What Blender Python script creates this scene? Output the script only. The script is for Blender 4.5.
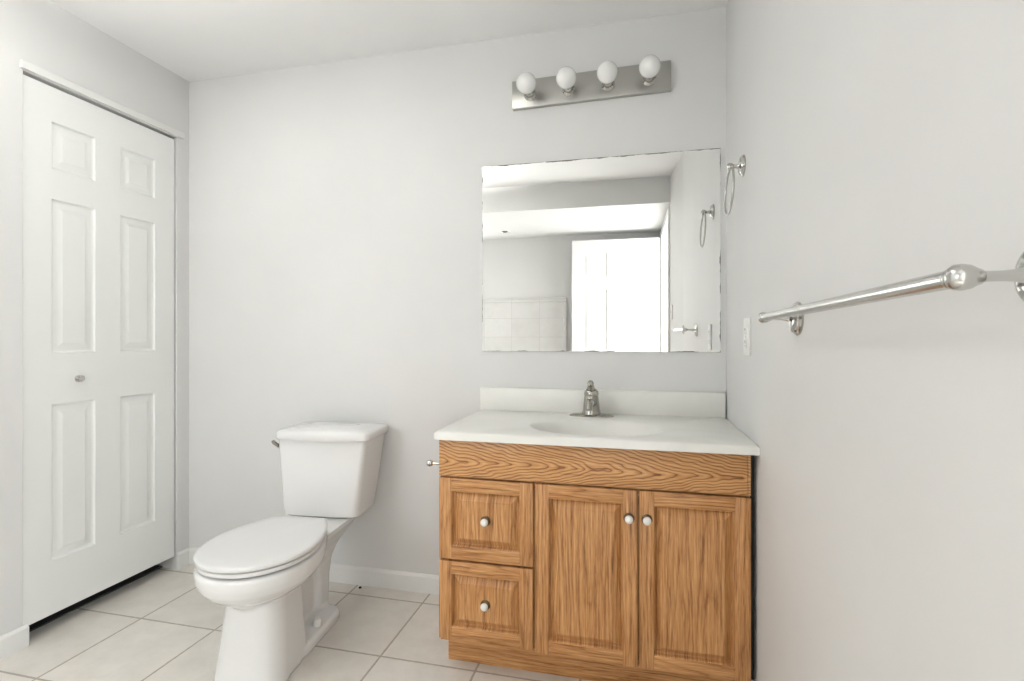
import bpy, bmesh, math, random
from mathutils import Vector, Matrix
random.seed(7)
for o in list(bpy.data.objects): bpy.data.objects.remove(o)
S = bpy.context.scene
C = S.collection
PI = math.pi

# ------------------------------------------------------------------ camera
cam_d = bpy.data.cameras.new('camera')
cam = bpy.data.objects.new('camera', cam_d); C.objects.link(cam)
cam.location = (-0.3518, -2.1, 1.1232)
cam.rotation_euler = (PI/2, 0, 0.2323)
cam_d.sensor_width = 36.0
cam_d.lens = 509.0138/1024*36.0
cam_d.shift_y = -0.00274
cam_d.clip_start = 0.02
S.camera = cam

# ------------------------------------------------------------------ world, lights, exposure
W = bpy.data.worlds.new('world'); S.world = W
W.use_nodes = True
W.node_tree.nodes['Background'].inputs['Color'].default_value = (0.9, 0.95, 1.0, 1)
W.node_tree.nodes['Background'].inputs['Strength'].default_value = 0.5

def area(name, loc, rot, sx, sy, power, col=(1, 1, 1)):
    l = bpy.data.lights.new(name, 'AREA'); l.shape = 'RECTANGLE'
    l.size = sx; l.size_y = sy; l.energy = power; l.color = col
    o = bpy.data.objects.new(name, l); C.objects.link(o)
    o.location = loc; o.rotation_euler = rot
    return o
# added fill lamp inside a made-up ceiling bowl, brightening ceiling and upper walls
area('uplight_fill', (-1.80, -1.32, 2.262), (PI, 0, 0), 0.16, 0.16, 37, (1.0, 0.985, 0.955))
# daylight of the bright hall beyond the entry door
area('hall_daylight', (0.95, -2.62, 1.35), (0, math.radians(90), 0), 1.9, 0.9, 72, (0.97, 0.985, 1.0))
# added fill lamp outside a made-up rear window, lighting the vanity front
area('window_fill', (-2.19, -3.42, 1.40), (math.radians(90), 0, 0), 0.56, 1.16, 15, (0.97, 0.985, 1.0))

S.view_settings.view_transform = 'Standard'
S.view_settings.look = 'None'
S.view_settings.gamma = 1.0
S.view_settings.use_curve_mapping = False
S.view_settings.exposure = 0.23

# ------------------------------------------------------------------ materials
def new_mat(name):
    m = bpy.data.materials.new(name); m.use_nodes = True
    nt = m.node_tree
    b = nt.nodes['Principled BSDF']
    return m, nt, b

def N(nt, t, **kw):
    n = nt.nodes.new(t)
    for k, v in kw.items():
        if k in n.inputs: n.inputs[k].default_value = v
        else: setattr(n, k, v)
    return n

def M(nt, op, a=None, b=None, c=None):
    n = nt.nodes.new('ShaderNodeMath'); n.operation = op
    for i, v in enumerate((a, b, c)):
        if v is None: continue
        if isinstance(v, (int, float)): n.inputs[i].default_value = v
        else: nt.links.new(v, n.inputs[i])
    return n.outputs[0]

def ramp(nt, fac, stops, interp='LINEAR'):
    r = nt.nodes.new('ShaderNodeValToRGB'); cr = r.color_ramp; cr.interpolation = interp
    while len(cr.elements) < len(stops): cr.elements.new(0.5)
    for e, (p, c) in zip(cr.elements, stops):
        e.position = p; e.color = (*c, 1) if len(c) == 3 else c
    nt.links.new(fac, r.inputs[0])
    return r.outputs[0]

def mix(nt, fac, a, b, mode='MIX'):
    n = nt.nodes.new('ShaderNodeMix'); n.data_type = 'RGBA'; n.blend_type = mode
    for sock, v in ((n.inputs[0], fac), (n.inputs[6], a), (n.inputs[7], b)):
        if isinstance(v, (int, float)): sock.default_value = v
        elif isinstance(v, tuple): sock.default_value = (*v, 1)
        else: nt.links.new(v, sock)
    return n.outputs[2]

def paint(name, col, rough=0.5, bump=0.02, scale=140, vary=0.02):
    m, nt, b = new_mat(name)
    tc = N(nt, 'ShaderNodeTexCoord')
    n1 = N(nt, 'ShaderNodeTexNoise', Scale=2.2, Detail=3.0)
    nt.links.new(tc.outputs['Object'], n1.inputs['Vector'])
    lo = tuple(c*(1-vary) for c in col); hi = tuple(min(1, c*(1+vary)) for c in col)
    nt.links.new(ramp(nt, n1.outputs['Fac'], [(0.3, lo), (0.7, hi)]), b.inputs['Base Color'])
    b.inputs['Roughness'].default_value = rough
    if bump:
        n2 = N(nt, 'ShaderNodeTexNoise', Scale=scale, Detail=2.0)
        nt.links.new(tc.outputs['Object'], n2.inputs['Vector'])
        bp = N(nt, 'ShaderNodeBump', Strength=bump, Distance=0.002)
        nt.links.new(n2.outputs['Fac'], bp.inputs['Height'])
        nt.links.new(bp.outputs[0], b.inputs['Normal'])
    return m

def plain(name, col, rough=0.4, metal=0.0, coat=0.0):
    m, nt, b = new_mat(name)
    tc = N(nt, 'ShaderNodeTexCoord')
    n1 = N(nt, 'ShaderNodeTexNoise', Scale=18.0, Detail=2.0)
    nt.links.new(tc.outputs['Object'], n1.inputs['Vector'])
    b.inputs['Base Color'].default_value = (*col, 1)
    nt.links.new(M(nt, 'ADD', rough-0.02, M(nt, 'MULTIPLY', n1.outputs['Fac'], 0.04)), b.inputs['Roughness'])
    b.inputs['Metallic'].default_value = metal
    b.inputs['Coat Weight'].default_value = coat
    return m

wall_m = paint('wall_paint', (0.75, 0.748, 0.735), 0.55)
ceil_m = paint('ceiling_paint', (0.93, 0.93, 0.92), 0.7, 0.05, 90)
trim_m = paint('trim_paint', (0.82, 0.82, 0.80), 0.35, 0.0)
door_m = paint('door_paint', (0.87, 0.88, 0.86), 0.38, 0.01, 60)
closet_shade_m = plain('closet_shade', (0.05, 0.05, 0.05), 0.8)  # near-black colour standing in for shade inside the closet
china_m = plain('white_china', (0.82, 0.82, 0.81), 0.08, coat=0.3)
seat_m = plain('seat_plastic', (0.81, 0.81, 0.80), 0.22)
chrome_m = plain('polished_chrome', (0.50, 0.49, 0.465), 0.10, 1.0)
faucet_m = plain('faucet_nickel', (0.40, 0.385, 0.35), 0.12, 1.0)
nickel_m = plain('brushed_nickel', (0.60, 0.595, 0.575), 0.22, 1.0)
plate_m = plain('steel_plate', (0.46, 0.455, 0.43), 0.34, 1.0)
rubber_shade_m = plain('black_rubber_shade', (0.015, 0.014, 0.013), 0.5)  # rubber parts, and the painted shade beside the vanity
bulb_m = plain('opal_glass', (0.88, 0.88, 0.865), 0.12, coat=0.4)
plast_m = plain('white_plastic', (0.82, 0.815, 0.79), 0.3)
slot_m = plain('slot_grey', (0.12, 0.115, 0.11), 0.5)
brass_m = plain('aged_brass', (0.13, 0.09, 0.05), 0.3, 1.0)
knob_m = plain('porcelain', (0.88, 0.87, 0.84), 0.1, coat=0.4)
marble_m = None

def marble():
    m, nt, b = new_mat('cultured_marble')
    tc = N(nt, 'ShaderNodeTexCoord')
    n1 = N(nt, 'ShaderNodeTexNoise', Scale=3.0, Detail=6.0, Distortion=1.6)
    nt.links.new(tc.outputs['Object'], n1.inputs['Vector'])
    c = ramp(nt, n1.outputs['Fac'], [(0.35, (0.83, 0.82, 0.77)), (0.52, (0.86, 0.855, 0.81)), (0.66, (0.88, 0.875, 0.84))])
    nt.links.new(c, b.inputs['Base Color'])
    b.inputs['Roughness'].default_value = 0.30
    return m
marble_m = marble()

def tiles(name, x0, y0, dx, dy, gw, base, hi, grout, planes='xy', rough=0.32):
    m, nt, b = new_mat(name)
    tc = N(nt, 'ShaderNodeTexCoord')
    sp = N(nt, 'ShaderNodeSeparateXYZ'); nt.links.new(tc.outputs['Object'], sp.inputs[0])
    ax = {'x': 0, 'y': 1, 'z': 2}
    u = sp.outputs[ax[planes[0]]]; v = sp.outputs[ax[planes[1]]]
    cu = M(nt, 'DIVIDE', M(nt, 'SUBTRACT', u, x0), dx); cv = M(nt, 'DIVIDE', M(nt, 'SUBTRACT', v, y0), dy)
    du = M(nt, 'MULTIPLY', M(nt, 'ABSOLUTE', M(nt, 'SUBTRACT', cu, M(nt, 'ROUND', cu))), dx)
    dv = M(nt, 'MULTIPLY', M(nt, 'ABSOLUTE', M(nt, 'SUBTRACT', cv, M(nt, 'ROUND', cv))), dy)
    d = M(nt, 'MINIMUM', du, dv)
    wob = N(nt, 'ShaderNodeTexNoise', Scale=60.0, Detail=2.0); nt.links.new(tc.outputs['Object'], wob.inputs['Vector'])
    d = M(nt, 'ADD', d, M(nt, 'MULTIPLY', M(nt, 'SUBTRACT', wob.outputs['Fac'], 0.5), gw*0.5))
    mask = ramp(nt, M(nt, 'DIVIDE', d, gw), [(0.42, (1, 1, 1)), (0.62, (0, 0, 0))])
    cl = N(nt, 'ShaderNodeCombineXYZ'); nt.links.new(M(nt, 'FLOOR', cu), cl.inputs[0]); nt.links.new(M(nt, 'FLOOR', cv), cl.inputs[1])
    wn = N(nt, 'ShaderNodeTexWhiteNoise'); nt.links.new(cl.outputs[0], wn.inputs['Vector'])
    n1 = N(nt, 'ShaderNodeTexNoise', Scale=9.0, Detail=6.0, Roughness=0.65)
    ad = N(nt, 'ShaderNodeVectorMath', operation='ADD'); nt.links.new(tc.outputs['Object'], ad.inputs[0]); nt.links.new(wn.outputs['Color'], ad.inputs[1])
    nt.links.new(ad.outputs[0], n1.inputs['Vector'])
    col = ramp(nt, n1.outputs['Fac'], [(0.34, base), (0.62, hi)])
    tint = ramp(nt, wn.outputs['Value'], [(0, (0.95, 0.95, 0.945)), (1, (1.0, 1.0, 1.0))])
    col = mix(nt, 1.0, col, tint, 'MULTIPLY')
    col = mix(nt, mask, col, grout)
    nt.links.new(col, b.inputs['Base Color'])
    nt.links.new(M(nt, 'ADD', rough, M(nt, 'MULTIPLY', mask, 0.5)), b.inputs['Roughness'])
    bp = N(nt, 'ShaderNodeBump', Strength=0.35, Distance=0.002); bp.invert = True
    nt.links.new(mask, bp.inputs['Height']); nt.links.new(bp.outputs[0], b.inputs['Normal'])
    return m
floor_m = tiles('floor_tile', -1.216, -0.091, 0.349, 0.369, 0.0072, (0.73, 0.69, 0.63), (0.81, 0.77, 0.71), (0.45, 0.40, 0.345))
tub_m = tiles('tub_tile', -1.9, 0.33, 0.305, 0.2, 0.006, (0.74, 0.735, 0.715), (0.78, 0.775, 0.755), (0.62, 0.61, 0.59), 'xz', 0.2)

def oak(name, axis, off, cath=None, tone=1.0):
    """oak grain running along 'x' or 'z'; cath = centre of nested cathedral arches (flat sawn)"""
    m, nt, b = new_mat(name)
    tc = N(nt, 'ShaderNodeTexCoord')
    ad = N(nt, 'ShaderNodeVectorMath', operation='ADD'); nt.links.new(tc.outputs['Object'], ad.inputs[0]); ad.inputs[1].default_value = off
    sp = N(nt, 'ShaderNodeSeparateXYZ'); nt.links.new(ad.outputs[0], sp.inputs[0])
    L, T = (sp.outputs[0], sp.outputs[2]) if axis == 'x' else (sp.outputs[2], sp.outputs[0])
    def stretched(sl, st, detail, dist=0.0, rough=0.6):
        cb = N(nt, 'ShaderNodeCombineXYZ')
        nt.links.new(M(nt, 'MULTIPLY', L, sl), cb.inputs[0]); nt.links.new(M(nt, 'MULTIPLY', T, st), cb.inputs[1])
        n = N(nt, 'ShaderNodeTexNoise', Scale=1.0, Detail=detail, Roughness=rough, Distortion=dist)
        nt.links.new(cb.outputs[0], n.inputs['Vector']); return n.outputs['Fac']
    pores = stretched(16, 380, 2.0)
    streak = stretched(4.0, 130, 3.0, 0.2)
    broad = stretched(1.3, 14, 2.0, 0.4)
    wig = stretched(*((9, 12, 2.0) if cath else (7, 26, 3.0)))
    if cath:
        l0, t0, kl, kt = cath
        # growth rings: long nested flames along the board, with wiggle
        dt = M(nt, 'SUBTRACT', T, t0)
        q = M(nt, 'MULTIPLY', M(nt, 'SQRT', M(nt, 'ADD', M(nt, 'MULTIPLY', dt, dt), 0.00004)), kt)
        ph = M(nt, 'ADD', M(nt, 'MULTIPLY', M(nt, 'SUBTRACT', L, l0), kl), q)
        ph = M(nt, 'ADD', ph, M(nt, 'MULTIPLY', M(nt, 'SUBTRACT', wig, 0.5), 3.2))
        ph = M(nt, 'ADD', ph, M(nt, 'MULTIPLY', M(nt, 'SUBTRACT', broad, 0.5), 2.2))
    else:
        ph = M(nt, 'ADD', M(nt, 'MULTIPLY', T, 40.0), M(nt, 'MULTIPLY', broad, 7.0))
        ph = M(nt, 'ADD', ph, M(nt, 'MULTIPLY', wig, 1.2))
    fr = M(nt, 'FRACT', ph)
    ring = ramp(nt, fr, [(0.0, (0.10,)*3), (0.10, (0.62,)*3), (0.45, (0.95,)*3), (0.80, (0.60,)*3), (1.0, (0.10,)*3)])
    k = 0.55 if cath else 0.24
    v = M(nt, 'ADD', M(nt, 'MULTIPLY', ring, k), M(nt, 'MULTIPLY', streak, 1.0-k))
    v = M(nt, 'ADD', v, M(nt, 'MULTIPLY', M(nt, 'SUBTRACT', pores, 0.5), 0.62))
    t = tone
    col = ramp(nt, v, [(0.26, (0.17*t, 0.060*t, 0.017*t)), (0.42, (0.38*t, 0.166*t, 0.053*t)), (0.58, (0.53*t, 0.258*t, 0.093*t)), (0.78, (0.68*t, 0.390*t, 0.170*t))])
    nt.links.new(col, b.inputs['Base Color'])
    b.inputs['Roughness'].default_value = 0.34
    bp = N(nt, 'ShaderNodeBump', Strength=0.12, Distance=0.001)
    nt.links.new(v, bp.inputs['Height']); nt.links.new(bp.outputs[0], b.inputs['Normal'])
    return m
oak_v = [oak('oak_upright_%s' % w, 'z', off) for w, off in (('plain', (0, 0, 0)), ('honey', (.37, 0, .9)), ('amber', (1.13, 0, .31)))]
oak_h = [oak('oak_level_%s' % w, 'x', off) for w, off in (('plain', (.2, 0, .11)), ('honey', (1.4, 0, .73)))]
oak_front = oak('oak_flat_sawn_level', 'x', (0, 0, 0), (-0.5, 0.716, 20.0, 100.0))
oak_arch = oak('oak_upright_fine', 'z', (2.2, 0, 0.5))

def mirror_mat():
    m, nt, b = new_mat('mirror_silver')
    b.inputs['Metallic'].default_value = 1.0
    b.inputs['Base Color'].default_value = (0.93, 0.935, 0.925, 1)
    b.inputs['Roughness'].default_value = 0.0
    tc = N(nt, 'ShaderNodeTexCoord')
    sp = N(nt, 'ShaderNodeSeparateXYZ'); nt.links.new(tc.outputs['Object'], sp.inputs[0])
    hx, hz = 0.4785, 0.394
    top = M(nt, 'SUBTRACT', hz-0.0016, sp.outputs[2]); bot = M(nt, 'ADD', hz, sp.outputs[2]); rgt = M(nt, 'SUBTRACT', hx, sp.outputs[0])
    lft = M(nt, 'ADD', hx, sp.outputs[0])
    d = M(nt, 'MINIMUM', M(nt, 'MINIMUM', top, M(nt, 'ADD', lft, 0.0015)), M(nt, 'MINIMUM', M(nt, 'ADD', rgt, 0.0004), M(nt, 'ADD', bot, 0.0006)))
    n1 = N(nt, 'ShaderNodeTexNoise', Scale=11.0, Detail=4.0, Roughness=0.7)
    nt.links.new(tc.outputs['Object'], n1.inputs['Vector'])
    w = M(nt, 'MULTIPLY', M(nt, 'SUBTRACT', n1.outputs['Fac'], 0.445), 0.019)
    msk = M(nt, 'LESS_THAN', d, w)
    dk = N(nt, 'ShaderNodeBsdfDiffuse'); dk.inputs[0].default_value = (0.16, 0.155, 0.145, 1)
    mx = N(nt, 'ShaderNodeMixShader'); nt.links.new(msk, mx.inputs[0])
    nt.links.new(b.outputs[0], mx.inputs[1]); nt.links.new(dk.outputs[0], mx.inputs[2])
    nt.links.new(mx.outputs[0], nt.nodes['Material Output'].inputs['Surface'])
    return m
mirror_m = mirror_mat()

# ------------------------------------------------------------------ mesh helpers
def box(bm, x0, x1, y0, y1, z0, z1, bev=0.0, seg=2, mi=0):
    vs = [bm.verts.new((x, y, z)) for x in (x0, x1) for y in (y0, y1) for z in (z0, z1)]
    F = [(0, 1, 3, 2), (4, 6, 7, 5), (0, 4, 5, 1), (2, 3, 7, 6), (0, 2, 6, 4), (1, 5, 7, 3)]
    fs = [bm.faces.new([vs[i] for i in f]) for f in F]
    for f in fs: f.material_index = mi
    if bev:
        es = list({e for f in fs for e in f.edges})
        r = bmesh.ops.bevel(bm, geom=es, offset=bev, segments=seg, profile=0.5, affect='EDGES')
        for f in r['faces']: f.material_index = mi

def ring_faces(bm, rings, close=True, cap0=True, cap1=True, mi=0):
    R = [[bm.verts.new(p) for p in r] for r in rings]
    n = len(R[0])
    for a, b_ in zip(R, R[1:]):
        for i in range(n if close else n-1):
            j = (i+1) % n
            f = bm.faces.new((a[i], a[j], b_[j], b_[i])); f.material_index = mi
    if cap0: bm.faces.new(list(reversed(R[0]))).material_index = mi
    if cap1: bm.faces.new(R[-1]).material_index = mi
    return R

def frame_of(d):
    d = Vector(d).normalized()
    up = Vector((0, 0, 1)) if abs(d.z) < 0.95 else Vector((1, 0, 0))
    a = d.cross(up).normalized(); b_ = a.cross(d).normalized()
    return a, b_

def lathe(bm, prof, o, d, n=24, mi=0):
    """prof: (radius, distance along d)"""
    o = Vector(o); dd = Vector(d).normalized(); a, b_ = frame_of(dd)
    rings = []
    for r, h in prof:
        r = max(r, 0.0003)
        rings.append([o + dd*h + a*(r*math.cos(2*PI*i/n)) + b_*(r*math.sin(2*PI*i/n)) for i in range(n)])
    ring_faces(bm, rings, mi=mi)

def tube(bm, pts, rad, n=14, closed=False, mi=0):
    pts = [Vector(p) for p in pts]
    if isinstance(rad, (int, float)): rad = [rad]*len(pts)
    rings = []; prev = None
    for i, p in enumerate(pts):
        if closed: t = pts[(i+1) % len(pts)] - pts[i-1]
        else: t = pts[min(i+1, len(pts)-1)] - pts[max(i-1, 0)]
        t.normalize()
        if prev is None: a, b_ = frame_of(t)
        else:
            a = (prev - t*prev.dot(t)).normalized(); b_ = t.cross(a).normalized()
        prev = a
        rings.append([p + a*(rad[i]*math.cos(2*PI*k/n)) + b_*(rad[i]*math.sin(2*PI*k/n)) for k in range(n)])
    if closed:
        R = ring_faces(bm, rings, cap0=False, cap1=False)
        for i in range(n):
            j = (i+1) % n
            bm.faces.new((R[-1][i], R[-1][j], R[0][j], R[0][i]))
    else: ring_faces(bm, rings, mi=mi)

def obj(name, bm, mats, parent=None, smooth=True, origin=None, angle=40):
    bmesh.ops.recalc_face_normals(bm, faces=bm.faces[:])
    if origin is not None: bmesh.ops.translate(bm, vec=-Vector(origin), verts=bm.verts[:])
    me = bpy.data.meshes.new(name); bm.to_mesh(me); bm.free()
    for m in (mats if isinstance(mats, (list, tuple)) else [mats]): me.materials.append(m)
    if smooth:
        me.shade_smooth()
        try: me.set_sharp_from_angle(angle=math.radians(angle))
        except Exception: pass
    o = bpy.data.objects.new(name, me); C.objects.link(o)
    if origin is not None: o.location = origin
    if parent: o.parent = parent
    return o

def thing(name, label, cat, loc=(0, 0, 0), rotz=0.0):
    o = bpy.data.objects.new(name, None); C.objects.link(o)
    o.empty_display_size = 0.05
    o.location = loc; o.rotation_euler = (0, 0, rotz)
    o['label'] = label; o['category'] = cat
    return o
def tag(o, label, cat, group=None):
    o['label'] = label; o['category'] = cat
    if group: o['group'] = group
    return o
def struct(name, bm, mats, label, smooth=False, cat='structure', **kw):
    o = obj(name, bm, mats, smooth=smooth, **kw); o['kind'] = 'structure'; o['label'] = label; o['category'] = cat
    return o
def B(): return bmesh.new()

# ------------------------------------------------------------------ the room
XL, YR, H = -2.504, -3.25, 2.40
bm = B(); box(bm, -3.2, 1.1, YR-0.1, 0.1, -0.06, 0.0)
struct('floor', bm, floor_m, 'beige ceramic tile floor with tan grout lines', cat='floor')
bm = B(); box(bm, -3.2, 1.1, YR-0.1, 0.1, H, H+0.08)
struct('ceiling', bm, ceil_m, 'plain white painted ceiling', cat='ceiling')
bm = B(); box(bm, -3.2, 0.0, 0.0, 0.1, 0.0, H)
struct('wall_back', bm, wall_m, 'pale off-white wall behind the toilet and vanity', cat='wall')
DY0, DY1, DH = -2.17, -3.03, 2.09     # entry opening in the right wall
bm = B(); box(bm, 0.0, 0.1, DY0, 0.1, 0.0, H); box(bm, -0.05, 0.1, YR, DY1, 0.0, H); box(bm, -0.05, 0.1, DY1, DY0, DH, H)
P_ = [(0.0, -1.62), (0.0, DY0), (-0.05, DY0), (-0.05, -2.1)]
ring_faces(bm, [[(x, y, z) for x, y in P_] for z in (0.0, H)])
struct('wall_right', bm, wall_m, 'pale off-white right wall carrying the towel bar', cat='wall')
CY0, CY1, CH = -0.069, -0.711, 2.094   # closet opening in the left wall
bm = B(); box(bm, XL-0.1, XL, YR, CY1, 0, H); box(bm, XL-0.1, XL, CY0, 0, 0, H); box(bm, XL-0.1, XL, CY1, CY0, CH, H)
struct('wall_left', bm, wall_m, 'off-white left wall around the closet door', cat='wall')
WX0, WX1, WZ0, WZ1 = -2.45, -1.95, 0.85, 1.95   # added window opening for fill light, behind the camera
bm = B(); box(bm, XL, WX0, YR-0.1, YR, 0, H); box(bm, WX1, 0.0, YR-0.1, YR, 0, H); box(bm, WX0, WX1, YR-0.1, YR, 0, WZ0); box(bm, WX0, WX1, YR-0.1, YR, WZ1, H)
struct('wall_rear', bm, wall_m, 'off-white rear wall seen in the mirror', cat='wall')
bm = B(); box(bm, XL, -0.05, YR, -2.1, 2.19, H)
struct('wall_bulkhead', bm, wall_m, 'dropped bulkhead seen along the top of the mirror', cat='bulkhead')
bm = B(); box(bm, -3.2, -3.14, YR, 0.0, 0, H); box(bm, -3.14, XL-0.1, -1.0, -0.95, 0, H); box(bm, -3.14, XL-0.085, CY1, CY0, 0, 0.006)  # last box: floor slab painting the gap under the door dark
struct('wall_closet', bm, closet_shade_m, 'inside of the closet, painted near-black as shade behind the closet door', cat='wall')
bm = B(); box(bm, 1.0, 1.1, YR, -1.9, 0, H); box(bm, 0.1, 1.0, -1.95, -1.9, 0, H); box(bm, 0.1, 1.0, YR-0.1, YR, 0, H)
struct('wall_hall', bm, wall_m, 'bright hall walls beyond the entry doorway', cat='wall')
# tiled bath surround on the rear wall, raised border course
bm = B(); box(bm, WX1+0.03, -1.035, YR, YR+0.012, 0, 1.50); box(bm, XL, WX1+0.03, YR, YR+0.012, 0, WZ0-0.03)
struct('trim_3', bm, tub_m, 'pale square wall tiles on the rear wall, reflected low in the mirror', cat='wall tile')
bm = B(); box(bm, WX1+0.03, -1.0, YR+0.0, YR+0.02, 1.50, 1.545, 0.006); box(bm, -1.035, -1.0, YR, YR+0.02, 0, 1.4999, 0.006)
struct('trim_4', bm, tub_m, 'raised border tiles edging the tiled rear wall', cat='tile border')

bm = B()
for a in ((WX0, WX0+0.04, WZ0, WZ1), (WX1-0.04, WX1, WZ0, WZ1), (WX0+0.04, WX1-0.04, WZ0, WZ0+0.04), (WX0+0.04, WX1-0.04, WZ1-0.04, WZ1), (WX0+0.04, WX1-0.04, 1.385, 1.415)):
    box(bm, a[0], a[1], YR-0.07, YR-0.03, a[2], a[3], 0.004)
struct('added_window', bm, trim_m, 'added white framed window in the rear wall for fill light, out of view', cat='window')  # made-up window, gives the rear fill lamp its opening
# baseboards
def base_profile(bm, a, b_, outward, h=0.080, t=0.012):
    a = Vector((*a, 0)); b_ = Vector((*b_, 0)); o = Vector((*outward, 0))
    prof = [(0, 0), (t, 0), (t, h*0.86), (t*0.75, h*0.93), (t*0.4, h), (0, h)]
    rings = [[p + o*q[0] + Vector((0, 0, q[1])) for q in prof] for p in (a, b_)]
    ring_faces(bm, rings)
bm = B(); base_profile(bm, (XL+0.012, 0), (-0.975, 0), (0, -1))
struct('baseboard_back', bm, trim_m, 'white baseboard along the back wall behind the toilet', cat='baseboard')
bm = B(); base_profile(bm, (XL, YR), (XL, CY1+0.012), (1, 0))
struct('baseboard_left', bm, trim_m, 'white baseboard at the near side of the closet opening', cat='baseboard')
bm = B(); base_profile(bm, (XL, CY0-0.004), (XL, 0.0), (1, 0), 0.078)
struct('baseboard_corner', bm, trim_m, 'short white baseboard stub between closet door and corner', cat='baseboard')
bm = B(); base_profile(bm, (0, -1.60), (0, -0.56), (-1, 0))
struct('baseboard_right', bm, trim_m, 'white baseboard along the right wall', cat='baseboard')
# closet head trim, entry casing
bm = B(); box(bm, XL, XL+0.012, CY1-0.012, CY0+0.035, CH+0.004, CH+0.034, 0.003)
struct('trim_1', bm, trim_m, 'thin white head trim above the closet door', cat='trim')
bm = B(); box(bm, -0.066, -0.05, DY0, DY0+0.065, 0, DH+0.065, 0.004); box(bm, -0.066, -0.05, YR+0.15, DY1, 0, DH+0.065, 0.004); box(bm, -0.066, -0.05, DY1+0.001, DY0-0.001, DH, DH+0.065, 0.004)
struct('trim_2', bm, trim_m, 'white casing round the entry doorway behind the camera', cat='trim')

# ------------------------------------------------------------------ panelled doors
def raised_panel(bm, P, u0, u1, v0, v1, d=0.010, w1=0.010, w2=0.030):
    """moulded raised panel on a flat face; P(u, v, depth) -> point, depth positive = into the slab"""
    def loop(ins, dep): return [P(u0+ins, v0+ins, dep), P(u1-ins, v0+ins, dep), P(u1-ins, v1-ins, dep), P(u0+ins, v1-ins, dep)]
    rings = [loop(0, 0), loop(w1*0.45, d*0.85), loop(w1, d), loop(w1+w2*0.35, d*0.85), loop(w1+w2, 0.0015)]
    ring_faces(bm, rings, cap0=False)

def panel_slab(bm, P, u0, u1, v0, v1, th, cols, rows, both=False, d=0.010):
    us = sorted({u0, u1, *[c for q in cols for c in q]}); vs = sorted({v0, v1, *[c for q in rows for c in q]})
    def grid(dep):
        V = {}
        for u in us:
            for v in vs: V[u, v] = bm.verts.new(P(u, v, dep))
        for a, b_ in zip(us, us[1:]):
            for c, e in zip(vs, vs[1:]):
                if (a, b_) in cols and (c, e) in rows and (dep == 0 or both): continue
                bm.faces.new((V[a, c], V[b_, c], V[b_, e], V[a, e]))
    grid(0.0); grid(th)
    for (a, b_), (c, e) in (((u0, u0), (v0, v1)), ((u1, u1), (v0, v1))):
        bm.faces.new([bm.verts.new(P(a, c, 0)), bm.verts.new(P(a, e, 0)), bm.verts.new(P(a, e, th)), bm.verts.new(P(a, c, th))])
    for v in (v0, v1):
        bm.faces.new([bm.verts.new(P(u0, v, 0)), bm.verts.new(P(u1, v, 0)), bm.verts.new(P(u1, v, th)), bm.verts.new(P(u0, v, th))])
    for c in cols:
        for r in rows:
            raised_panel(bm, P, *c, *r, d=d)
            if both: raised_panel(bm, lambda u, v, dd: P(u, v, th-dd), *c, *r, d=d)
    bmesh.ops.remove_doubles(bm, verts=bm.verts[:], dist=0.00005)

DX = XL-0.008
bm = B()
panel_slab(bm, lambda u, v, dd: (DX-dd, u, v), -0.707, -0.0765, 0.065, 2.083, 0.034,
           [(-0.612, -0.449), (-0.343, -0.178)], [(0.270, 0.868), (1.064, 1.655), (1.770, 1.950)])
d1 = struct('door_1', bm, door_m, 'white six-panel closet door on the left wall', smooth=True, cat='door', angle=12)
bm = B(); lathe(bm, [(0.0145, 0), (0.0145, 0.002), (0.007, 0.004), (0.0065, 0.008), (0.011, 0.011), (0.0128, 0.015), (0.0115, 0.019), (0.0, 0.0205)], (DX, -0.515, 0.960), (1, 0, 0))
k = obj('door_knob', bm, nickel_m, d1); k['label'] = 'small brushed metal knob'

bm = B()
panel_slab(bm, lambda u, v, dd: (u, -3.04-dd, v), -0.925, -0.072, 0.012, 2.095, 0.035,
           [(-0.815, -0.575), (-0.44, -0.20)], [(0.25, 0.82), (1.00, 1.60), (1.73, 1.97)], both=True)
d2 = struct('door_2', bm, trim_m, 'white six-panel entry door standing open, reflected in the mirror', smooth=True, cat='door', angle=12)
bm = B()
for s, y0 in ((1, -3.04), (-1, -3.075)):
    lathe(bm, [(0.03, 0), (0.03, 0.006), (0.012, 0.010), (0.011, 0.035), (0.022, 0.042), (0.027, 0.055), (0.022, 0.066), (0, 0.070)], (-0.865, y0, 0.93), (0, s, 0))
k = obj('door_knob', bm, nickel_m, d2); k['label'] = 'round metal door knob'

# ------------------------------------------------------------------ vanity cabinet
VX0, VX1, VF = -0.978, -0.012, -0.492
van = thing('vanity_cabinet', 'oak vanity cabinet with two drawers and two doors under the white sink top', 'cabinet', (-0.492, -0.25, 0))
def vobj(name, bm, mats, parent=van, **kw):
    o = obj(name, bm, mats, None, **kw)
    p = parent
    o.parent = p
    base = Vector((0, 0, 0)); q = p
    while q: base += q.location; q = q.parent
    o.location = o.location - base
    return o
bm = B()
box(bm, VX0, VX0+0.016, VF+0.0195, -0.012, 0.105, 0.789); box(bm, VX0, VX0+0.016, -0.4025, -0.012, 0, 0.1045)

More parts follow.
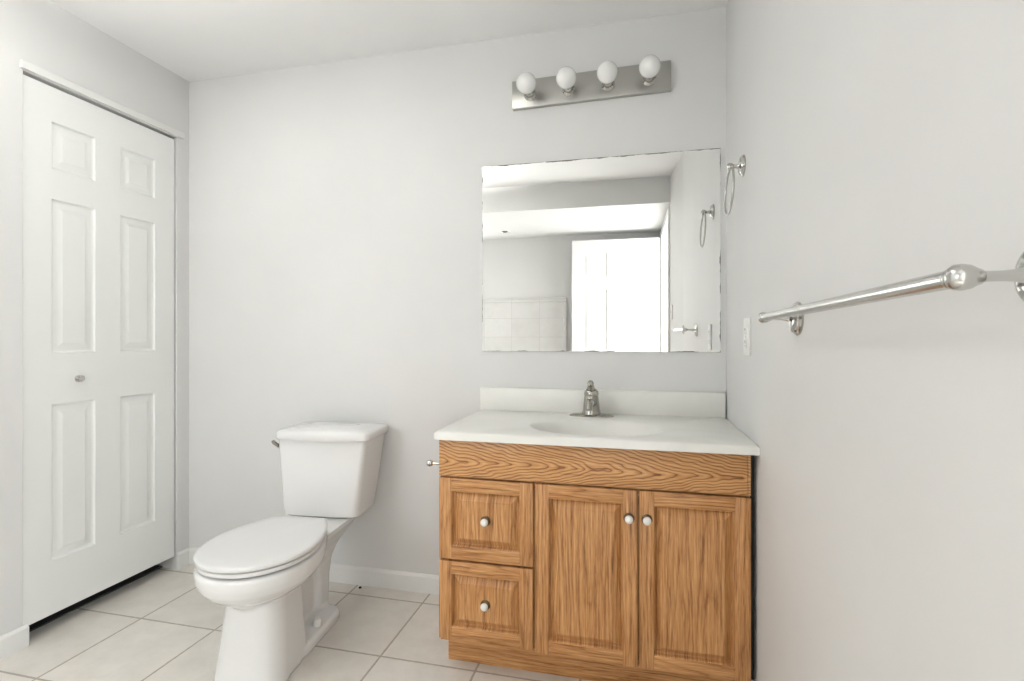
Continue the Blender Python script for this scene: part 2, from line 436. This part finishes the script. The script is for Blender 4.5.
box(bm, VX0+0.0165, VX1-0.0105, VF+0.0195, -0.012, 0.105, 0.120)
box(bm, VX0+0.0165, VX1-0.0105, -0.020, -0.012, 0.1205, 0.789)
vobj('carcass', bm, oak_v[0], smooth=False)
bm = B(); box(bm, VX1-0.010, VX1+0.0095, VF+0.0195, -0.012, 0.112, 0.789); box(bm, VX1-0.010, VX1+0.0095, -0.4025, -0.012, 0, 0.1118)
o = vobj('shade_side_panel', bm, rubber_shade_m, smooth=False); o['label'] = 'right side panel, painted black as the shadow of the wall gap'  # cabinet side in black, painting the shadow of the gap to the wall
bm = B()   # face frame behind the fronts
box(bm, VX0, VX0+0.04, VF, VF+0.019, 0.112, 0.789); box(bm, VX1-0.04, VX1-0.006, VF, VF+0.019, 0.112, 0.789)
box(bm, VX0+0.04, VX1-0.04, VF, VF+0.019, 0.64, 0.789, mi=1); box(bm, VX0+0.04, VX1-0.04, VF, VF+0.019, 0.112, 0.14, mi=1)
box(bm, -0.676, -0.636, VF, VF+0.019, 0.14, 0.64); box(bm, -0.352, -0.318, VF, VF+0.019, 0.14, 0.64); box(bm, VX0+0.04, -0.676, VF, VF+0.019, 0.36, 0.40, mi=1)
vobj('face_frame', bm, [oak_v[1], oak_h[0]], smooth=False)
bm = B(); box(bm, VX0, VX1, -0.418, -0.403, 0.0, 0.1115)
vobj('toe_board', bm, oak_h[1], smooth=False)
bm = B(); box(bm, -0.977, -0.0270, -0.511, VF-0.0005, 0.6655, 0.7885, 0.0025); box(bm, -0.0262, -0.0185, -0.5095, VF-0.0005, 0.6655, 0.7885, 0.0015)
o = vobj('false_front', bm, oak_front); o['label'] = 'wide top board with wavy oak grain'

def front(name, x0, x1, z0, z1, vm, hm, pm, knob, label=None, rail=0.043, rails=None):
    """frame of two stiles and two rails, raised panel and porcelain knob"""
    y0, y1 = -0.511, VF-0.0005
    cen = ((x0+x1)/2, -0.5015, (z0+z1)/2)
    bm = B()
    e = 0.0022
    box(bm, x0, x0+rail, y0, y1, z0, z1, e, 2, 0); box(bm, x1-rail, x1, y0, y1, z0, z1, e, 2, 0)
    box(bm, x0+rail-0.0005, x1-rail+0.0005, y0+0.0004, y1, z0, z0+rail, e, 2, 1); box(bm, x0+rail-0.0005, x1-rail+0.0005, y0+0.0004, y1, z1-rail, z1, e, 2, 1)
    # moulded inner lip
    f = thing_front = vobj(name, bm, [vm, hm])
    bm = B()
    P = lambda u, v, dd: (u, y0+dd, v)
    a, b_, c, d = x0+rail-0.001, x1-rail+0.001, z0+rail-0.001, z1-rail+0.001
    def loop(i, dep): return [P(a+i, c+i, dep), P(b_-i, c+i, dep), P(b_-i, d-i, dep), P(a+i, d-i, dep)]
    ring_faces(bm, [loop(0, 0.016), loop(0, 0.0015), loop(0.003, 0.0045), loop(0.0055, 0.0150), loop(0.0085, 0.0160), loop(0.0095, 0.0150), loop(0.0285, 0.0030), loop(0.0290, 0.0005)])
    p = vobj('panel', bm, pm, parent=f, angle=12)
    bm = B()
    kx, kz, r = knob
    lathe(bm, [(r*1.22, 0), (r*1.28, 0.003), (r*1.05, 0.006), (r*0.6, 0.010)], (kx, y0-0.0002 if abs(kx-(x0+x1)/2) > 0.06 else y0+0.0010, kz), (0, -1, 0), mi=1)
    lathe(bm, [(r*0.5, 0.0095), (r*0.85, 0.011), (r*1.0, 0.016), (r*0.9, 0.021), (r*0.55, 0.0245), (0, 0.0255)], (kx, y0, kz), (0, -1, 0), mi=0)
    kk = vobj('knob', bm, [knob_m, brass_m], parent=f); kk['label'] = 'white porcelain knob on an aged brass base'
    if label: f['label'] = label
    return f
front('drawer', -0.977, -0.660, 0.3925, 0.6595, oak_v[1], oak_h[1], oak_v[2], (-0.816, 0.528, 0.0128), 'upper oak drawer')
front('drawer', -0.977, -0.660, 0.1270, 0.3855, oak_v[2], oak_h[0], oak_v[1], (-0.816, 0.256, 0.0128), 'lower oak drawer')
front('door', -0.652, -0.337, 0.1220, 0.6590, oak_v[0], oak_h[0], oak_arch, (-0.362, 0.575, 0.0128), 'left oak door')
front('door', -0.331, -0.018, 0.1220, 0.6590, oak_v[2], oak_h[1], oak_v[0], (-0.309, 0.575, 0.0128), 'right oak door')

# ------------------------------------------------------------------ sink top
top = thing('sink_top', 'white cultured marble sink top with molded oval basin on the oak vanity', 'countertop', (-0.49, -0.27, 0.79))
TX0, TX1, TY0, TY1, TZ0, TZ1 = -0.984, -0.0008, -0.537, -0.001, 0.7895, 0.8165
bm = B()
EX, EY, EA, EB = -0.477, -0.325, 0.222, 0.158
n = 96
angs = [2*PI*i/n for i in range(n)]
# put vertices at the true corners
cor = [math.atan2(y-EY, x-EX) % (2*PI) for x in (TX0, TX1) for y in (TY0, TY1)]
for c_ in cor:
    i = min(range(n), key=lambda q: abs(angs[q]-c_)); angs[i] = c_
def rect_pt(t, x0, x1, y0, y1):
    dx, dy = math.cos(t), math.sin(t); s = 1e9
    if dx > 1e-9: s = min(s, (x1-EX)/dx)
    if dx < -1e-9: s = min(s, (x0-EX)/dx)
    if dy > 1e-9: s = min(s, (y1-EY)/dy)
    if dy < -1e-9: s = min(s, (y0-EY)/dy)
    return EX+dx*s, EY+dy*s
def rr(ins, z): return [(*rect_pt(t, TX0+ins, TX1-ins, TY0+ins, TY1-ins), z) for t in angs]
def el(s, z, dy=0.0): return [(EX+EA*s*math.cos(t), EY+dy+EB*s*math.sin(t), z) for t in angs]
rings = [rr(0.0, TZ0), rr(0.0, TZ1-0.006), rr(0.0018, TZ1-0.0018), rr(0.006, TZ1),
         el(1.06, TZ1), el(1.02, TZ1-0.0015), el(0.985, TZ1-0.007), el(0.94, TZ1-0.022), el(0.85, TZ1-0.055), el(0.70, TZ1-0.092),
         el(0.48, TZ1-0.118, 0.01), el(0.25, TZ1-0.128, 0.02), el(0.10, TZ1-0.131, 0.025)]
ring_faces(bm, rings, cap0=False)
o = obj('basin_top', bm, marble_m, angle=50); o.parent = top; o.location = -top.location
bm = B(); box(bm, TX0+0.0005, TX1-0.004, -0.0215, -0.0012, TZ1-0.001, 0.912, 0.004)
o = obj('backsplash', bm, marble_m); o.parent = top; o.location = -top.location
bm = B(); lathe(bm, [(0.0, -0.004), (0.021, -0.003), (0.022, 0.001), (0.018, 0.003), (0.016, 0.0015), (0, 0.0015)], (EX, EY+0.025, TZ1-0.130), (0, 0, 1))
o = obj('drain', bm, chrome_m); o.parent = top; o.location = -top.location

# ------------------------------------------------------------------ faucet
FX, FY = -0.508, -0.092
fa = thing('faucet', 'chrome single-handle faucet standing on the white sink top', 'faucet', (FX, FY, TZ1))
bm = B()
def oval(a, b_, z): return [(a*math.cos(2*PI*i/40), b_*math.sin(2*PI*i/40), z) for i in range(40)]
ring_faces(bm, [oval(0.086, 0.030, 0.0), oval(0.086, 0.030, 0.004), oval(0.074, 0.025, 0.009), oval(0.055, 0.022, 0.011)])
obj('base_plate', bm, faucet_m, fa)
bm = B()
prof = [(0.036, 0.008), (0.036, 0.016), (0.033, 0.024), (0.031, 0.045), (0.0285, 0.068), (0.027, 0.080), (0.022, 0.090), (0.012, 0.096), (0, 0.097)]
lathe(bm, prof, (0, 0, 0), (0, 0, 1), 32)
obj('body', bm, faucet_m, fa)
bm = B()
pts = [(0, -0.015, 0.046), (0, -0.040, 0.055), (0, -0.065, 0.060), (0, -0.090, 0.058), (0, -0.108, 0.050), (0, -0.114, 0.040)]
tube(bm, pts, [0.019, 0.0175, 0.016, 0.0145, 0.0135, 0.0125], 18)
obj('spout', bm, faucet_m, fa)
bm = B()
lathe(bm, [(0.0275, 0.082), (0.0285, 0.088), (0.0265, 0.098), (0.017, 0.108), (0, 0.111)], (0, 0, 0), (0, 0, 1), 28)
tube(bm, [(0, -0.004, 0.094), (0, -0.016, 0.110), (0, -0.026, 0.121), (0, -0.034, 0.129)], [0.0200, 0.0150, 0.0125, 0.0120], 16)
lathe(bm, [(0.0, -0.0125), (0.008, -0.010), (0.012, -0.004), (0.013, 0.002), (0.0105, 0.008), (0, 0.011)], (0, -0.036, 0.130), (0, -0.5, 0.4), 20)
obj('handle', bm, faucet_m, fa)

# ------------------------------------------------------------------ mirror
bm = B(); box(bm, -0.4785, 0.4785, -0.005, 0.0, -0.394, 0.394)
o = obj('wall_mirror', bm, mirror_m, smooth=False)
o.location = (-0.4995, -0.0016, 1.461); o.rotation_euler = (0, 0, 0.0030)
tag(o, 'large frameless mirror with darkened edges on the wall above the sink', 'mirror')

# ------------------------------------------------------------------ light bar
lb = thing('vanity_light', 'polished bar light with four round white bulbs above the mirror', 'light', (-0.524, 0, 2.1455))
lb.rotation_euler = (0, -math.radians(0.95), 0)
bm = B(); box(bm, -0.319, 0.319, -0.022, 0.0, -0.058, 0.058, 0.002)
obj('back_plate', bm, plate_m, lb)
for x in (-0.241, -0.081, 0.078, 0.236):
    bm = B(); lathe(bm, [(0.026, 0.0215), (0.0265, 0.026), (0.022, 0.030), (0.019, 0.034), (0.0205, 0.040), (0.0205, 0.050), (0.018, 0.056), (0.0165, 0.060)], (x, 0, -0.012), (0, -1, 0.11))
    s = obj('socket', bm, chrome_m, lb)
    bm = B(); lathe(bm, [(0.0165, 0.058), (0.0165, 0.067), (0.013, 0.0685)], (x, 0, -0.012), (0, -1, 0.11))
    r = obj('collar', bm, rubber_shade_m, s)
    bm = B()
    R = 0.0402; c0 = 0.1062
    pr = [(0.0125, 0.0675)] + [(R*math.sin(t), c0-R*math.cos(t)) for t in [PI*q/20 for q in range(2, 20)]] + [(0.0, c0+R)]
    lathe(bm, pr, (x, 0, -0.012), (0, -1, 0.11), 32)
    obj('bulb', bm, bulb_m, lb)

# ------------------------------------------------------------------ towel ring, towel bar
ROS = [(0.0, 0.0), (0.0345, 0.0), (0.0350, 0.004), (0.0315, 0.0075), (0.0300, 0.0080), (0.0285, 0.0115), (0.0225, 0.014), (0.0150, 0.0155)]
def rosette(o, d, sc, parent, mat=chrome_m):
    bm = B(); lathe(bm, [(r*sc, h) for r, h in ROS], o, d, 32)
    return obj('rosette', bm, mat, parent)
tr = thing('towel_ring', 'small chrome towel ring on the right wall beside the mirror', 'towel ring', (0, -0.316, 1.682))
rosette((0, 0, 0), (-1, 0, 0), 1.0, tr)
bm = B(); lathe(bm, [(0.013, 0.013), (0.0075, 0.018), (0.0055, 0.026), (0.0075, 0.031), (0.0115, 0.036), (0.0125, 0.042), (0.0105, 0.049), (0, 0.053)], (0, 0, 0), (-1, 0, 0))
obj('post', bm, chrome_m, tr)
bm = B()
cR, ax_ = 0.075, math.radians(2.5)
pts = []
for i in range(56):
    t = 2*PI*i/56
    a, b_ = cR*math.sin(t), cR*math.cos(t)-cR
    pts.append((-0.0405 + b_*math.sin(ax_), a*0.98, -0.004 + b_*math.cos(ax_)))
tube(bm, pts, 0.0038, 10, True)
obj('ring', bm, chrome_m, tr)

tb = thing('towel_bar', 'long chrome towel bar on the right wall in the foreground', 'towel bar', (0, -1.21, 1.172))
A0, A1 = Vector((0, -1.566+1.21, 0.006)), Vector((0, -0.878+1.21, -0.007))
E0, E1 = Vector((-0.067, -1.567+1.21, 0.005)), Vector((-0.067, -0.866+1.21, -0.004))
for A, E, rs in ((A0, E0, 0.92), (A1, E1, 1.06)):
    rosette(A, (-1, 0, 0), rs, tb)
    d = (E-A).normalized()
    bm = B(); tube(bm, [A+d*q for q in (0.012, 0.018, 0.026, 0.036, 0.046, 0.054)], [0.0115, 0.0080, 0.0056, 0.0047, 0.0047, 0.0056], 18)
    obj('arm', bm, nickel_m, tb)
    bm = B()
    lathe(bm, [(0.0052, -0.0165), (0.0066, -0.0150), (0.0080, -0.0115), (0.0108, -0.0065), (0.0121, 0.0), (0.0114, 0.0052), (0.0086, 0.0092), (0.0044, 0.0112), (0, 0.0117)], E, d, 28)
    obj('finial', bm, nickel_m, tb)
bm = B()
D = (E1-E0).normalized(); Ln = (E1-E0).length
lathe(bm, [(0.0096, 0.0085), (0.0100, 0.0105), (0.0090, 0.0125), (0.0088, 0.016), (0.0088, Ln-0.016), (0.0090, Ln-0.0125), (0.0106, Ln-0.0105), (0.0106, Ln-0.0085)], E0, D, 28)
obj('bar', bm, nickel_m, tb)

# ------------------------------------------------------------------ outlet and switch
def wall_plate(name, y, z, label, cat, switch=False, x=0.0, rz=0.0):
    t = thing(name, label, cat, (x, y, z), rz)
    bm = B(); box(bm, -0.0075, 0.0, -0.036, 0.036, -0.058, 0.058, 0.0025)
    obj('cover_plate', bm, plast_m, t)
    if switch:
        bm = B(); box(bm, -0.016, -0.005, -0.005, 0.005, -0.012, 0.010, 0.002)
        obj('toggle', bm, plast_m, t)
    else:
        for zz in (-0.0195, 0.0195):
            bm = B(); lathe(bm, [(0.0165, 0.0065), (0.0165, 0.0095), (0.0150, 0.0102)], (0, 0, zz), (-1, 0, 0), 24)
            r = obj('receptacle', bm, plast_m, t)
            bm = B()
            for yy in (-0.006, 0.006): box(bm, -0.0106, -0.0098, yy-0.001, yy+0.001, zz-0.001, zz+0.008)
            box(bm, -0.0106, -0.0098, -0.002, 0.002, zz-0.010, zz-0.006)
            obj('slot', bm, slot_m, r, smooth=False)
        bm = B(); lathe(bm, [(0.003, 0.0070), (0.003, 0.0083), (0, 0.0087)], (0, 0, 0), (-1, 0, 0), 12)
        obj('screw', bm, nickel_m, t)
    return t
wall_plate('power_outlet', -0.388, 1.126, 'white power outlet on the right wall below the towel ring', 'outlet')
wall_plate('light_switch', -2.03, 1.32, 'white light switch by the entry door, seen only in the mirror', 'switch', True, -0.0430, -math.radians(5.95))

# ------------------------------------------------------------------ paper holder on the cabinet side
ph = thing('paper_holder', 'chrome toilet paper holder on the left side of the oak vanity', 'paper holder', (VX0, -0.352, 0.683))
for y in (-0.075, 0.075):
    rosette((0, y, 0), (-1, 0, 0), 0.75, ph)
    bm = B(); lathe(bm, [(0.010, 0.011), (0.0065, 0.018), (0.0050, 0.035), (0.0050, 0.058)], (0, y, 0), (-1, 0, 0), 16)
    obj('arm', bm, chrome_m, ph)
    bm = B(); lathe(bm, [(0.004, -0.014), (0.0090, -0.009), (0.0118, 0.0), (0.0090, 0.009), (0, 0.0118)], (-0.066, y, 0), (-1, 0, 0), 20)
    obj('finial', bm, chrome_m, ph)

# ------------------------------------------------------------------ toilet
to = thing('toilet', 'white two-piece toilet with closed lid between closet door and vanity', 'toilet', (-1.617, -0.03, 0), math.radians(5.2))
def egg(yb, yf, hw, z, n=48, sq=2.25, cy=None, rear_flat=0.0):
    """egg outline: yb rear, yf front (negative), hw half-width; widest at cy"""
    if cy is None: cy = yb + (yf-yb)*0.46
    out = []
    for i in range(n):
        t = 2*PI*i/n
        c, s = math.cos(t), math.sin(t)
        e = 2.0/sq
        x = hw*math.copysign(abs(c)**e, c)
        ly = (yb-cy) if s > 0 else (cy-yf)
        eb = e*(1-rear_flat) if s > 0 else 2.0/2.0
        y = cy + ly*math.copysign(abs(s)**eb, s)
        if s <= 0: x = hw*math.copysign(abs(c)**(2.0/2.05), c)
        out.append((x, y, z))
    return out
def rrect(hw, y0, y1, z, r, n=6, bow=0.0, hw0=None, rb=None):
    """rounded rectangle; y0 front, y1 back; bow pushes the front middle forward"""
    pts = []
    hb = hw if hw0 is None else hw0
    q_ = r if rb is None else rb
    for cx_, cy_, a0, r_ in ((hb-q_, y1-q_, 0, q_), (-hb+q_, y1-q_, 90, q_), (-hw+r, y0+r, 180, r), (hw-r, y0+r, 270, r)):
        for i in range(n+1):
            a = math.radians(a0 + 90*i/n)
            pts.append([cx_+r_*math.cos(a), cy_+r_*math.sin(a), z])
    # extra points along front between the two front corners
    i0 = 3*(n+1)-1
    a, b_ = pts[i0], pts[i0+1]
    mid = [[a[0]+(b_[0]-a[0])*q/10, a[1], z] for q in range(1, 10)]
    pts = pts[:i0+1] + mid + pts[i0+1:]
    for p in pts:
        w = max(0, 1-(p[0]/hw)**2)
        if p[1] < (y0+y1)/2: p[1] -= bow*w
    return [tuple(p) for p in pts]

OUT = [(-0.338, 0.1), (-0.3689, 0.1214), (-0.4171, 0.1479), (-0.4673, 0.1693), (-0.5233, 0.1836), (-0.5812, 0.1892), (-0.6294, 0.1846), (-0.6777, 0.1693), (-0.7163, 0.1469), (-0.7501, 0.1153), (-0.7742, 0.0775), (-0.7867, 0.0408), (-0.7906, 0.0)]
def cr(p, t):
    """smooth curve through the outline points"""
    n = len(p)-1; x = min(max(t, 0), 0.99999)*n; i = int(x); f = x-i
    P = [p[max(i-1, 0)], p[i], p[i+1], p[min(i+2, n)]]
    if i+2 > n: P[3] = (p[n][0], -p[n-1][1])
    return tuple(0.5*((2*P[1][k]) + (-P[0][k]+P[2][k])*f + (2*P[0][k]-5*P[1][k]+4*P[2][k]-P[3][k])*f*f + (-P[0][k]+3*P[1][k]-3*P[2][k]+P[3][k])*f**3) for k in (0, 1))
def outline(z, ins=0.0, ys=1.0, yoff=0.0, n=36):
    """elongated seat outline, inset by ins, stretched about its middle"""
    R_ = [cr(OUT, q/n) for q in range(n+1)]
    cy = -0.553; L_ = 0.236
    f = (L_-ins)/L_
    half = [(w*(0.189-ins)/0.189, cy+(y-cy)*f*ys+yoff) for y, w in R_]
    back = [(half[0][0]*(1-q/4), half[0][1]) for q in range(1, 4)]
    right = half[:-1]
    left = [(-x, y) for x, y in reversed(half[:-1])]
    loop = right + [half[-1]] + left + [(-half[0][0]*q/4, half[0][1]) for q in range(3, 0, -1)] + [(0, half[0][1])] + [(half[0][0]*q/4, half[0][1]) for q in range(1, 4)]
    return [(x, y, z) for x, y in loop]
bm = B()
# bowl
ring_faces(bm, [outline(0.391, 0.004), outline(0.378, 0.0), outline(0.355, 0.0015), outline(0.332, 0.009), outline(0.312, 0.024), outline(0.296, 0.042), outline(0.283, 0.062), outline(0.270, 0.084), outline(0.24, 0.115)])
# front pedestal
def ped(hw, yf, z, yb=-0.485): return rrect(hw, yf, yb, z, 0.055, bow=0.016, hw0=hw*0.93, rb=0.012)
ring_faces(bm, [ped(0.094, -0.655, 0.315), ped(0.098, -0.663, 0.27), ped(0.103, -0.668, 0.21), ped(0.110, -0.677, 0.13), ped(0.118, -0.688, 0.05), ped(0.122, -0.695, 0.0)])
# web between pedestal and trapway, then the rear column flaring into the tank deck
box(bm, -0.030, 0.030, -0.50, -0.24, 0.0, 0.27)
ring_faces(bm, [rrect(0.052, -0.305, -0.213, 0.0, 0.025), rrect(0.050, -0.300, -0.204, 0.08, 0.025), rrect(0.049, -0.300, -0.196, 0.16, 0.025),
                rrect(0.052, -0.32, -0.180, 0.225, 0.025), rrect(0.066, -0.40, -0.150, 0.275, 0.03), rrect(0.098, -0.45, -0.11, 0.325, 0.03), rrect(0.118, -0.45, -0.06, 0.356, 0.03), rrect(0.125, -0.45, -0.03, 0.378, 0.03)])
# trapway bulge
tube(bm, [(0, -0.52, 0.30), (0, -0.44, 0.292), (0, -0.36, 0.296), (0, -0.29, 0.285), (0, -0.245, 0.24)], [0.085, 0.076, 0.064, 0.056, 0.050], 18)
# foot
ring_faces(bm, [rrect(0.116, -0.55, -0.218, 0.0, 0.05), rrect(0.116, -0.55, -0.218, 0.024, 0.05), rrect(0.110, -0.55, -0.224, 0.035, 0.045), rrect(0.060, -0.55, -0.235, 0.050, 0.035)])
bmesh.ops.translate(bm, vec=(-0.0125, 0, 0), verts=bm.verts[:])
bowl = obj('bowl', bm, china_m, to)
rm = bowl.modifiers.new('remesh', 'REMESH'); rm.mode = 'VOXEL'; rm.voxel_size = 0.0045; rm.use_smooth_shade = True
sm = bowl.modifiers.new('smooth', 'SMOOTH'); sm.iterations = 10; sm.factor = 0.5

bm = B()
ring_faces(bm, [outline(0.3975, 0.010), outline(0.3985, 0.007), outline(0.4100, 0.006), outline(0.4115, 0.009), outline(0.4115, 0.06)])
bmesh.ops.translate(bm, vec=(-0.0125, 0, 0), verts=bm.verts[:])
obj('seat', bm, seat_m, to)
bm = B()
ring_faces(bm, [outline(0.4165, 0.004), outline(0.4180, 0.0005), outline(0.4260, 0.0), outline(0.4300, 0.003), outline(0.4318, 0.010), outline(0.434, 0.05), outline(0.436, 0.11), outline(0.4365, 0.16)])
bmesh.ops.translate(bm, vec=(-0.0125, 0, 0), verts=bm.verts[:])
obj('lid', bm, seat_m, to)
for x in (-0.07, 0.05):
    bm = B()
    tube(bm, [(x-0.022, -0.325, 0.404), (x-0.018, -0.325, 0.404), (x+0.018, -0.325, 0.404), (x+0.022, -0.325, 0.404)], [0.009, 0.0125, 0.0125, 0.009], 16)
    obj('hinge', bm, seat_m, to)
for x in (-0.091, 0.071):
    bm = B()
    lathe(bm, [(0.0165, 0.0), (0.0165, 0.014), (0.0155, 0.026), (0.0105, 0.0345), (0, 0.037)], (x, -0.382, 0.034), (math.copysign(0.22, x), 0, 1), 20)
    obj('bolt_cap', bm, plast_m, to)
# tank
bm = B()
def tk(cx, hw, y0, y1, z, r, bow): return [(x+cx, y, z) for x, y, z in rrect(hw, y0, y1, z, r, bow=bow)]
ring_faces(bm, [tk(-0.012, 0.128, -0.180, -0.045, 0.3785, 0.03, 0.006), tk(-0.013, 0.155, -0.199, -0.025, 0.3805, 0.03, 0.008), tk(-0.013, 0.164, -0.207, -0.014, 0.388, 0.026, 0.009),
                tk(-0.013, 0.168, -0.209, -0.010, 0.42, 0.023, 0.009), tk(-0.007, 0.181, -0.213, -0.006, 0.55, 0.021, 0.010), tk(-0.002, 0.191, -0.217, -0.003, 0.66, 0.020, 0.011), tk(0.000, 0.194, -0.219, -0.002, 0.702, 0.020, 0.011)])
obj('tank', bm, china_m, to)
bm = B()
def lidr(ins, z, crown=0.0):
    pts = rrect(0.205-ins, -0.229+ins, 0.006-ins, z, 0.022, bow=0.026)
    return [(x+0.003, y, zz + crown*(1-(x/0.205)**2)) for x, y, zz in pts]
ring_faces(bm, [lidr(0.012, 0.702), lidr(0.003, 0.703), lidr(0.0, 0.707), lidr(0.0, 0.728, 0.004), lidr(0.003, 0.734, 0.007), lidr(0.009, 0.7375, 0.009), lidr(0.04, 0.739, 0.013), lidr(0.085, 0.740, 0.015), lidr(0.1, 0.740, 0.015)])
obj('tank_lid', bm, china_m, to)
bm = B()
lathe(bm, [(0.0155, 0.0), (0.0155, 0.004), (0.012, 0.009), (0.009, 0.014)], (-0.190, -0.185, 0.664), (-1, 0, 0.0), 20)
tube(bm, [(-0.199, -0.185, 0.664), (-0.206, -0.188, 0.667), (-0.212, -0.196, 0.675), (-0.216, -0.206, 0.684), (-0.216, -0.212, 0.690)], [0.0080, 0.0085, 0.0075, 0.0075, 0.0070], 14)
o = obj('flush_lever', bm, faucet_m, to); o['label'] = 'short metal flush lever'

# ------------------------------------------------------------------ small things
bm = B(); lathe(bm, [(0.0065, 0.0), (0.0065, 0.003), (0.004, 0.006), (0, 0.0065)], (-1.541, -0.034, 0.0), (0, 0, 1), 14)
tag(obj('rubber_stopper', bm, rubber_shade_m, origin=(-1.541, -0.034, 0)), 'tiny black stopper lying on the tile by the back baseboard', 'stopper')

sl = thing('shower_light', 'small round recessed shower light in the bulkhead, reflected in the mirror', 'light', (-1.58, -2.87, 2.195))
bm = B(); lathe(bm, [(0.060, 0.0), (0.062, 0.004), (0.048, 0.010), (0.046, 0.002)], (0, 0, 0), (0, 0, -1), 28)
obj('ring_trim', bm, plast_m, sl)
bm = B(); lathe(bm, [(0.030, 0.0), (0.028, 0.008), (0.018, 0.016), (0, 0.018)], (0, 0, 0), (0, 0, -1), 24)
obj('lens', bm, slot_m, sl)

cl = thing('added_uplight', 'added white uplight bowl close under the ceiling for fill light, out of view', 'light', (-1.80, -1.32, H))  # unseen fixture, added to house the upward fill lamp
bm = B(); lathe(bm, [(0.065, 0.0), (0.065, 0.015), (0.05, 0.022), (0.012, 0.026), (0.012, 0.155), (0.0, 0.156)], (0, 0, 0), (0, 0, -1), 36)
obj('canopy', bm, nickel_m, cl)
bm = B(); lathe(bm, [(0.200, 0.115), (0.205, 0.112), (0.19, 0.145), (0.14, 0.175), (0.07, 0.19), (0.0, 0.193)], (0, 0, 0), (0, 0, -1), 40)
# hollow: inner skin
bowl_in = [(0.0, 0.160), (0.12, 0.160), (0.17, 0.145), (0.196, 0.118)]
bm.free(); bm = B(); lathe(bm, bowl_in + [(0.200, 0.115), (0.205, 0.117), (0.19, 0.148), (0.14, 0.178), (0.07, 0.193), (0.0, 0.196)], (0, 0, 0), (0, 0, -1), 40)
obj('bowl_shade', bm, bulb_m, cl)
